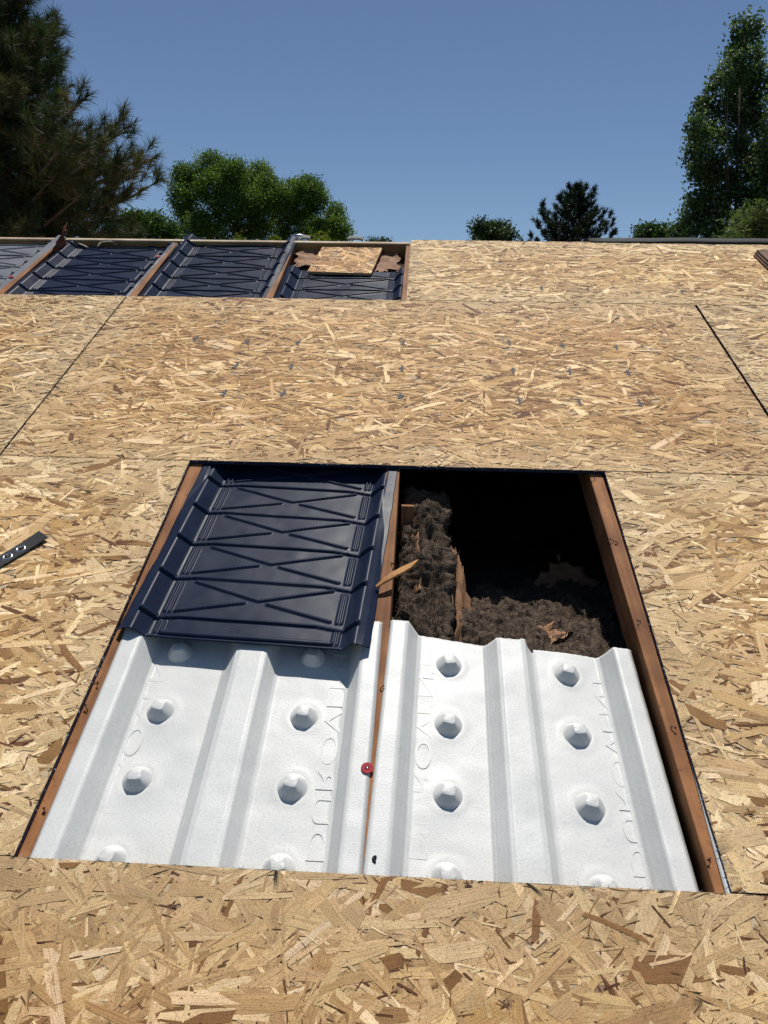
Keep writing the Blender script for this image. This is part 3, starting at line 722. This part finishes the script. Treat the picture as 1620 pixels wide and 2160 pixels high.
# pale cables by the ridge board
def cable(pts, label, r=.004):
    P = [Vector((*inv(x,y,w_),w_)) for x,y,w_ in pts]; sm = []
    for i in range(len(P)-1):
        for t in range(5): sm.append(P[i].lerp(P[i+1], t/5))
    sm.append(P[-1])
    for _ in range(3): sm = [sm[0]]+[(sm[i-1]+sm[i]*2+sm[i+1])/4 for i in range(1,len(sm)-1)]+[sm[-1]]
    o0 = sm[0].copy(); V, F = tube_geo([p-o0 for p in sm], r, 8); o = mk('cable', V, F, M_CABLE, smooth=True); o.matrix_world = roofm(*o0); tag(o, label, 'cable')
cable([(140,505,-.02),(160,511,-.02),(185,522,-.03)], 'pale cable curving down beside the torn rusty paper')
cable([(206,521,-.03),(212,511,-.015),(240,509,-.012),(246,517,-.03)], 'pale cable looped up above the navy baffle at the ridge')
cable([(382,513,-.012),(388,524,-.02),(392,533,-.03)], 'short pale cable end beside the rafter by the ridge', .003)
# rusty torn paper standing by the rafter
c = [(*inv(100,545,-.03),-.03),(*inv(138,520,-.02),-.02),(*inv(141,497,0),.045),(*inv(112,497,0),.045)]
c[2] = (c[1][0]+.015, c[1][1]+.02, .065); c[3] = (c[0][0]+.05, c[1][1]+.015, .07)
o = sheet('torn_paper', c, simple('rusty_paper', (.20,.062,.032), .85, nscale=40, var=.35, bstr=.4), 16, 20, .012, 3, .05); o.matrix_world = RM
tag(o, 'rusty red torn paper standing up beside the rafter at the ridge', 'paper')
# pale vent hoods along the far side of the ridge
for (x, y, ww) in ((637,512,.024),(745,511,.042)):
    u, v = inv(x, y, .01)
    prof = [(-ww,0),(-ww*.75,.008),(-ww*.3,.010),(ww*.4,.010),(ww*.8,.007),(ww,0)]; V = []; F = []
    for j, yy in enumerate((0,.05)): V += [(a, yy, b2) for a, b2 in prof]
    F = [(i,i+1,i+7,i+6) for i in range(5)]
    o = mk('shingle_tab', V, F, simple('grey_shingle', (.16,.165,.15), .9, nscale=300, var=.4), smooth=True)
    o.modifiers.new('t','SOLIDIFY').thickness = .004
    o.matrix_world = roofm(u, RIDGE+.004, -.010)
    tag(o, 'curled pale grey shingle tab on the ridge %s' % ('near the steel vent pipe' if x < 700 else 'behind the loose board scrap'), 'shingle')
# galvanised vent pipe on the far slope
pt_ = ray(630, 506, 4.3)
e = empty('vent_pipe', 'round galvanised steel vent pipe cap poking up behind the ridge', 'vent pipe', Matrix.Translation((pt_.x, pt_.y, pt_.z-.02)))
V, F = lathe([(.036,-.25),(.036,.012),(.034,.014),(.034,-.24)], 28); mk('pipe', V, F, M_GALV, e, smooth=True)
V, F = lathe([(.040,.004),(.0455,.006),(.0465,.012),(.0455,.016),(.0455,.028),(.0468,.030),(.0455,.033),(.0455,.040),(.043,.0435),(.001,.046)], 32); mk('cap', V, F, M_GALV, e, smooth=True)
# weathered plywood offcuts
u_, v_ = inv(1590, 536, .012)
e = empty('plywood_stack', 'dark weathered plywood offcuts stacked on the pale deck near the ridge', 'plywood', roofm(u_, v_, .0024, R(2)))
for i in range(3):
    o = beam('plywood_sheet', .006*i, .55-.01*i, -.32, .004*i, .0095*i, .0095*i+.0088, M_PLY, e, bev=.001); o.rotation_euler = (0,0,R(.5*i))

# ------------------------------------------------------------------ webbing strap with eyelets
c0 = Vector((*inv(93,1131,.004),.004)); c1 = Vector((*inv(0,1186,.004),.004)); d = (c1-c0); d.z = 0; ln = d.length; d.normalize()
an = math.atan2(d.y, d.x)
e = empty('webbing_strap', 'black webbing strap with steel eyelets lying on the strand board', 'strap', roofm(c0.x, c0.y, .0024, an))
hw = .0205; TH2 = .003; eyes = [.068+.038*i for i in range(8)]; rh = .0080; HC = .0190
def zc(x): return .0035 + .006*max(0, 1-x/.08)**2 + .0015*(math.sin(x*20)*.5+.5)
bm = bmesh.new()
def ring_cell(x0, x1, cx):
    n = 24; o_, i_ = [], []
    for k in range(n):
        a = 2*math.pi*k/n; cs, sn = math.cos(a), math.sin(a)
        hx = (x1-cx) if cs > 0 else (cx-x0); s2 = min(hx/abs(cs) if abs(cs) > 1e-6 else 9, hw/abs(sn) if abs(sn) > 1e-6 else 9)
        o_.append((cx+cs*s2, sn*s2)); i_.append((cx+cs*rh, sn*rh))
    ov = [bm.verts.new((x,y,zc(x))) for x,y in o_]; iv = [bm.verts.new((x,y,zc(x))) for x,y in i_]
    for k in range(n): bm.faces.new((ov[k],ov[(k+1)%n],iv[(k+1)%n],iv[k]))
def quadcell(x0, x1):
    n = max(1, int((x1-x0)/.006)); prev = None
    for k in range(n+1):
        x = x0+(x1-x0)*k/n; cur = [bm.verts.new((x,-hw,zc(x))), bm.verts.new((x,hw,zc(x)))]
        if prev: bm.faces.new((prev[0],cur[0],cur[1],prev[1]))
        prev = cur
quadcell(0, eyes[0]-HC)
for ex in eyes: ring_cell(ex-HC, ex+HC, ex)
me = bpy.data.meshes.new('strap'); bm.to_mesh(me); bm.free(); me.materials.append(M_STRAP)
so = link(bpy.data.objects.new('strap', me), e); so.modifiers.new('t','SOLIDIFY').thickness = TH2
for ex in eyes:
    prof = [(rh-.0004,-.004),(rh-.0006,.0008),(rh+.0008,.0022),(rh+.0038,.0022),(rh+.0058,.0008),(rh+.0060,-.0003)]
    V, F = lathe(prof, 28); o = mk('eyelet', V, F, M_STEEL, e, smooth=True); o.location = (ex, 0, zc(ex)); o.rotation_euler = (0, .06, 0)

# ------------------------------------------------------------------ vegetation
def leaves(name, P, size, col, mat, parent, asp=.55, updir=None, jitter=1.0):
    n = len(P); a = rng.normal(0,1,(n,3))
    if updir is not None: a = a*jitter + np.array(updir)
    a /= np.linalg.norm(a,axis=1)[:,None]; b2 = np.cross(a, rng.normal(0,1,(n,3))); b2 /= np.linalg.norm(b2,axis=1)[:,None]
    nn = np.cross(a,b2)
    sz = (size*rng.uniform(.6,1.3,n))[:,None]
    V = np.stack([P-a*sz*.5, P+b2*sz*asp*.5+nn*sz*.08-a*sz*.05, P+a*sz*.5, P-b2*sz*asp*.5+nn*sz*.08-a*sz*.05],1).reshape(-1,3)
    F = np.arange(n*4).reshape(-1,4)
    o = mk(name, V, F, mat, parent, col=np.repeat(col,4,0)); return o
def clump_points(lobes, nclump, per, sig, depth):
    """lobes: (centre, rx, ry(depth), rz). leaves gathered into twig clumps, mostly near each lobe's shell"""
    pts = []; cl = []
    vol = np.array([(l[1]*l[2]+l[1]*l[3]+l[2]*l[3]) for l in lobes]); vol = vol/vol.sum()
    for l, f in zip(lobes, vol):
        k = max(3, int(nclump*f)); d = rng.normal(0,1,(k,3)); d /= np.linalg.norm(d,axis=1)[:,None]
        r = rng.uniform(.3,1,k)**.4
        c = np.array(l[0])[None,:] + d*r[:,None]*np.array([l[1],l[2],l[3]])
        cl.append(c)
    C = np.concatenate(cl); n = len(C)
    s = sig*rng.uniform(.6,1.5,n)
    P = np.repeat(C,per,0)+np.clip(rng.normal(0,1,(n*per,3)),-1.7,1.7)*np.repeat(s,per)[:,None]*np.array([1,1,.8])
    return C, P
def tree(name, label, lobes_px, dist, nclump, per, sig, size, cols, mat, bark, group=None, trunk_px=None, trunk_r=.15, cat='tree', depth=.9, asp=.6, updir=None, jit=1., limbs=14, scale=.94):
    base = ray(trunk_px, 600, dist); base = Vector((base.x, base.y, GZ))
    e = empty(name, label, cat, Matrix.Translation(base), group)
    lobes = []
    for (x,y,rx,ry) in lobes_px:
        dd = dist*(1+random.uniform(-.03,.05)); p = ray(x,y,dd); k = (CAM_W.inverted() @ p).z/-FPX*scale
        lobes.append(((p.x-base.x,p.y-base.y,p.z-base.z), rx*k, min(rx,ry)*k*depth, ry*k))
    C, P = clump_points(lobes, nclump, per, sig, depth)
    cols = np.array(cols); cc = cols[rng.choice(len(cols), len(C))]*rng.uniform(.7,1.25,(len(C),1))
    c = np.repeat(cc,per,0)*rng.uniform(.75,1.3,(len(P),1))
    ok = P[:,2] > .3
    leaves('crown', P[ok], size, c[ok], mat, e, asp, updir, jit)
    mb = MB(); top = max(l[0][2]+l[3]*.3 for l in lobes); cx = np.mean([l[0][0] for l in lobes]); cy = np.mean([l[0][1] for l in lobes])
    tp = [(0,0,-.05),(0.05,.02,top*.25),(cx*.3,cy*.2,top*.5),(cx*.6,cy*.6,top*.72),(cx,cy,top*.95)]
    mb.add(*tube_geo(tp, [trunk_r*1.3,trunk_r,trunk_r*.8,trunk_r*.5,trunk_r*.15], 9))
    for _ in range(limbs):
        i = random.choice(range(len(C))); t = random.uniform(.3,.8); z = top*t; q0 = Vector((cx*t*.6,cy*t*.6,min(z,C[i][2]*.9))); q1 = Vector(C[i])
        md = q0.lerp(q1,.5)+Vector((0,0,-.12*(q1-q0).length*random.random()))
        mb.add(*tube_geo([q0,md,q1], [trunk_r*.35,trunk_r*.22,trunk_r*.07], 6))
    mk('trunk', mb.V, mb.F, bark, e, smooth=True)
    return e
G1 = [(.080,.135,.030),(.105,.165,.040),(.060,.105,.024),(.13,.18,.05)]
G2 = [(.055,.095,.036),(.075,.12,.048),(.040,.070,.028),(.15,.19,.11)]
tree('broadleaf_tree', 'rounded leafy green tree with several lobes behind the ridge opening',
     [(392,372,26,20),(382,418,20,28),(402,400,24,26),(443,352,28,26),(470,372,28,26),(448,400,30,30),(494,362,22,24),(512,395,34,30),(545,372,26,26),(566,392,26,24),(540,425,34,26),(480,430,34,26),
      (585,418,26,24),(618,405,22,22),(648,398,26,24),(665,425,22,24),(636,435,28,22),(600,455,34,22),(705,452,18,18),(716,478,22,18),(690,482,24,16),(655,470,26,20),(400,455,28,20),(440,470,38,22),(520,468,46,24),(570,488,50,18),(400,492,36,14),(480,496,60,14),(660,497,50,12),(725,495,14,12)],
     34, 2700, 48, .155, .085, G1, M_LEAF, M_BARK, trunk_px=480, trunk_r=.16, scale=1.06, group='broadleaf trees beyond the ridge')
tree('broadleaf_tree', 'dark leafy tree peeking out below the tall pine branches', [(285,470,28,22),(320,480,40,25),(350,490,25,18),(260,490,35,25)], 30, 260, 40, .18, .11,
     [(.04,.075,.018),(.055,.095,.025)], M_LEAF, M_BARK, trunk_px=310, trunk_r=.12, group='broadleaf trees beyond the ridge')
tree('broadleaf_tree', 'low dark bushy treetop left of the small distant pine', [(1012,480,16,14),(1030,490,26,18),(1055,485,20,18),(1070,497,20,12),(1035,503,40,14)], 48, 230, 34, .2, .15,
     [(.028,.05,.02),(.04,.06,.025)], M_LEAF, M_BARK, trunk_px=1040, trunk_r=.12, group='broadleaf trees beyond the ridge')
tree('broadleaf_tree', 'small green treetop between the distant pine and the poplar', [(1360,495,18,16),(1378,490,20,18),(1400,492,18,15),(1380,503,42,12)], 42, 190, 34, .2, .14,
     [(.03,.062,.022),(.045,.08,.03)], M_LEAF, M_BARK, trunk_px=1382, trunk_r=.12, group='broadleaf trees beyond the ridge')
tree('broadleaf_tree', 'faint low treetop barely showing above the ridge felt', [(790,513,16,8),(812,514,14,7)], 60, 60, 26, .2, .16, [(.03,.05,.02)], M_LEAF, M_BARK, trunk_px=800, trunk_r=.1, group='broadleaf trees beyond the ridge', limbs=4)
tree('poplar_tree', 'tall narrow poplar with fluttering grey-green leaves beside the ridge end',
     [(1560,75,22,40),(1590,65,20,35),(1575,130,38,50),(1545,150,28,45),(1520,165,22,28),(1565,210,42,60),(1600,200,25,60),(1545,250,32,55),(1590,290,40,60),(1495,205,12,35),
      (1490,250,30,50),(1475,270,26,28),(1470,320,30,50),(1500,330,32,60),(1475,390,30,50),(1510,410,38,60),(1560,350,35,60),(1600,380,40,70),(1480,450,40,45),(1550,450,50,55),
      (1610,460,40,60),(1445,470,22,30),(1435,490,25,22),(1640,330,45,120),(1660,430,60,90),(1650,210,30,60),(1520,495,90,25)],
     21, 1700, 28, .10, .074, G2, M_POP, M_BARK, trunk_px=1560, trunk_r=.07, depth=.55, asp=.85, updir=(0,0,-.5), limbs=22)
tree('willow_shrub', 'lighter narrow-leaved shrub in front of the poplar foot', [(1575,480,35,25),(1605,460,25,30),(1600,500,40,18),(1550,503,25,12)], 16, 130, 26, .12, .12,
     [(.10,.14,.06),(.14,.17,.08),(.07,.10,.035)], M_LEAF, M_BARK, trunk_px=1590, trunk_r=.06, asp=.2, cat='shrub', updir=(.3,0,.2), jit=.9, limbs=6)
for px, rr, lab in ((508,9,'yellow-green arborvitae tip above the ridge left of the vent pipe'), (583,12,'yellow-green arborvitae tips hugging the vent pipe on its left'), (678,17,'yellow-green arborvitae tips right of the vent pipe')):
    tree('arborvitae_shrub', lab, [(px,503,rr,9),(px+rr*.5,506,rr*.7,8),(px-rr*.6,507,rr*.6,7),(px,560,rr*2.2,50),(px,680,rr*3,90)], 13, 150, 22, .05, .07, [(.16,.17,.02),(.22,.21,.03),(.10,.13,.02)], M_LEAF, M_BARK,
         group='arborvitae shrubs behind the house', trunk_px=px, trunk_r=.05, asp=.3, cat='shrub', updir=(0,0,1.2), limbs=4)
def needles(name, tips, dirs, nper, nl, nw, col, parent, mat=M_NEED):
    n = len(tips); T = np.repeat(tips,nper,0); D = np.repeat(dirs,nper,0); m = n*nper
    off = rng.uniform(-1,.15,(m,1)); T = T + D*off*nl*.9
    r = rng.normal(0,1,(m,3)); r -= (r*D).sum(1)[:,None]*D; r /= np.linalg.norm(r,axis=1)[:,None]
    sp = rng.uniform(.2,1.25,(m,1)); d = D*np.cos(sp)+r*np.sin(sp); d[:,2] -= .06; d /= np.linalg.norm(d,axis=1)[:,None]
    l = nl*rng.uniform(.7,1.15,(m,1)); s = np.cross(d, rng.normal(0,1,(m,3))); s /= np.linalg.norm(s,axis=1)[:,None]
    V = np.stack([T-s*nw*.5, T+s*nw*.5, T+d*l*.6+s*nw*.35, T+d*l, T+d*l*.6-s*nw*.35],1).reshape(-1,3)
    F = np.arange(m*5).reshape(-1,5)
    c = np.repeat(col,nper,0)*rng.uniform(.7,1.3,(m,1))
    return mk(name, V, F, mat, parent, col=np.repeat(c,5,0))
def pine(name, label, trunk_px, dist, env, ytop, ybot, nbr, nl, nw, nper, cols, trunk_r, up=.35, step=.30, group=None):
    """env: list of (y pixel, right/left half-width in pixels) giving the reach of branches"""
    base = ray(trunk_px, 600, dist); base = Vector((base.x, base.y, GZ))
    e = empty(name, label, 'pine tree', Matrix.Translation(base), group)
    k = -(CAM_W.inverted() @ ray(trunk_px, 400, dist)).z/FPX; ez = [p[0] for p in env]; ew = [p[1] for p in env]
    zof = lambda y: (ray(trunk_px, y, dist)-base).z
    ztop = zof(ytop)
    mb = MB(); mb.add(*tube_geo([(0,0,-.05),(.03,0,ztop*.3),(-.03,.03,ztop*.65),(0,0,ztop*.97)], [trunk_r,trunk_r*.8,trunk_r*.45,trunk_r*.08], 10))
    tips = []; dirs = []; lower = []
    for b_i in range(nbr):
        y = ytop + (ybot-ytop)*((b_i+random.random())/nbr); reach = np.interp(y, ez, ew)*k*random.uniform(.72,1.02)
        a = b_i*2.399963+random.uniform(-.4,.4); z = zof(y) - reach*random.uniform(.1,.3)*up*2; h = Vector((math.cos(a),math.sin(a),0)); side = Vector((-h.y,h.x,0))
        nseg = 6; pts = [Vector((0,0,z)) + h*reach*t/nseg + Vector((0,0,reach*up*(t/nseg)**1.8 - .05*reach*math.sin(t/nseg*3.14))) + side*reach*.05*math.sin(t*1.3+a) for t in range(nseg+1)]
        mb.add(*tube_geo(pts, [trunk_r*.26*(1-t/(nseg+1)) for t in range(nseg+1)], 5))
        tl = reach*.28
        while tl < reach*1.001:
            f = tl/reach*nseg; i = min(int(f), nseg-1); p = pts[i].lerp(pts[i+1], f-i); dr = (pts[i+1]-pts[i]).normalized()
            for s_ in (-1,1):
                for _ in range(1 if nper > 60 else 2):
                    q = p + side*s_*random.uniform(.05,.42)*min(1,(reach*1.05-tl)/reach+.28)*min(reach,1.6)*.75 + Vector((0,0,random.uniform(-.06,.22)))*min(1,reach) + dr*random.uniform(0,step*.6)
                    dv = (dr*.8+side*s_*random.uniform(.1,.9)+Vector((0,0,random.uniform(.25,1.0)))).normalized()
                    tips.append(q); dirs.append(dv); lower.append(z)
                    if random.random() < .5: mb.add(*tube_geo([p,q], [trunk_r*.05,trunk_r*.03], 4))
            tl += step*random.uniform(.7,1.3)
        tips.append(pts[-1]); dirs.append((pts[-1]-pts[-2]).normalized()); lower.append(z)
    tips.append(Vector((0,0,ztop))); dirs.append(Vector((0,0,1))); lower.append(ztop)
    tips = np.array([tuple(t) for t in tips]); dirs = np.array([tuple(t) for t in dirs])
    cols = np.array(cols); c = cols[rng.choice(len(cols), len(tips))]*rng.uniform(.7,1.25,(len(tips),1))
    needles('crown', tips, dirs, nper, nl, nw, c, e)
    mk('trunk', mb.V, mb.F, M_BARK, e, smooth=True)
    return e
pine('pine_tree', 'tall dark pine with long tufted branches at the left end of the roof', 5, 11.5,
     [(-260,40),(-120,90),(0,120),(60,155),(110,175),(160,180),(220,185),(260,215),(300,275),(340,320),(400,348),(450,335),(520,315),(700,300)], -300, 640, 290, .165, .0066, 84,
     [(.055,.075,.036),(.065,.085,.040),(.045,.068,.038),(.11,.100,.052),(.085,.085,.042)], .22, up=.30, step=.15)
pine('pine_tree', 'small distant dark pine with upswept tips above the closed deck', 1203, 55,
     [(385,4),(400,18),(420,36),(440,52),(470,78),(500,98),(600,120),(700,120)], 390, 720, 130, .34, .045, 22, [(.020,.034,.020),(.028,.044,.026),(.016,.026,.016)], .20, up=.62, step=.42)
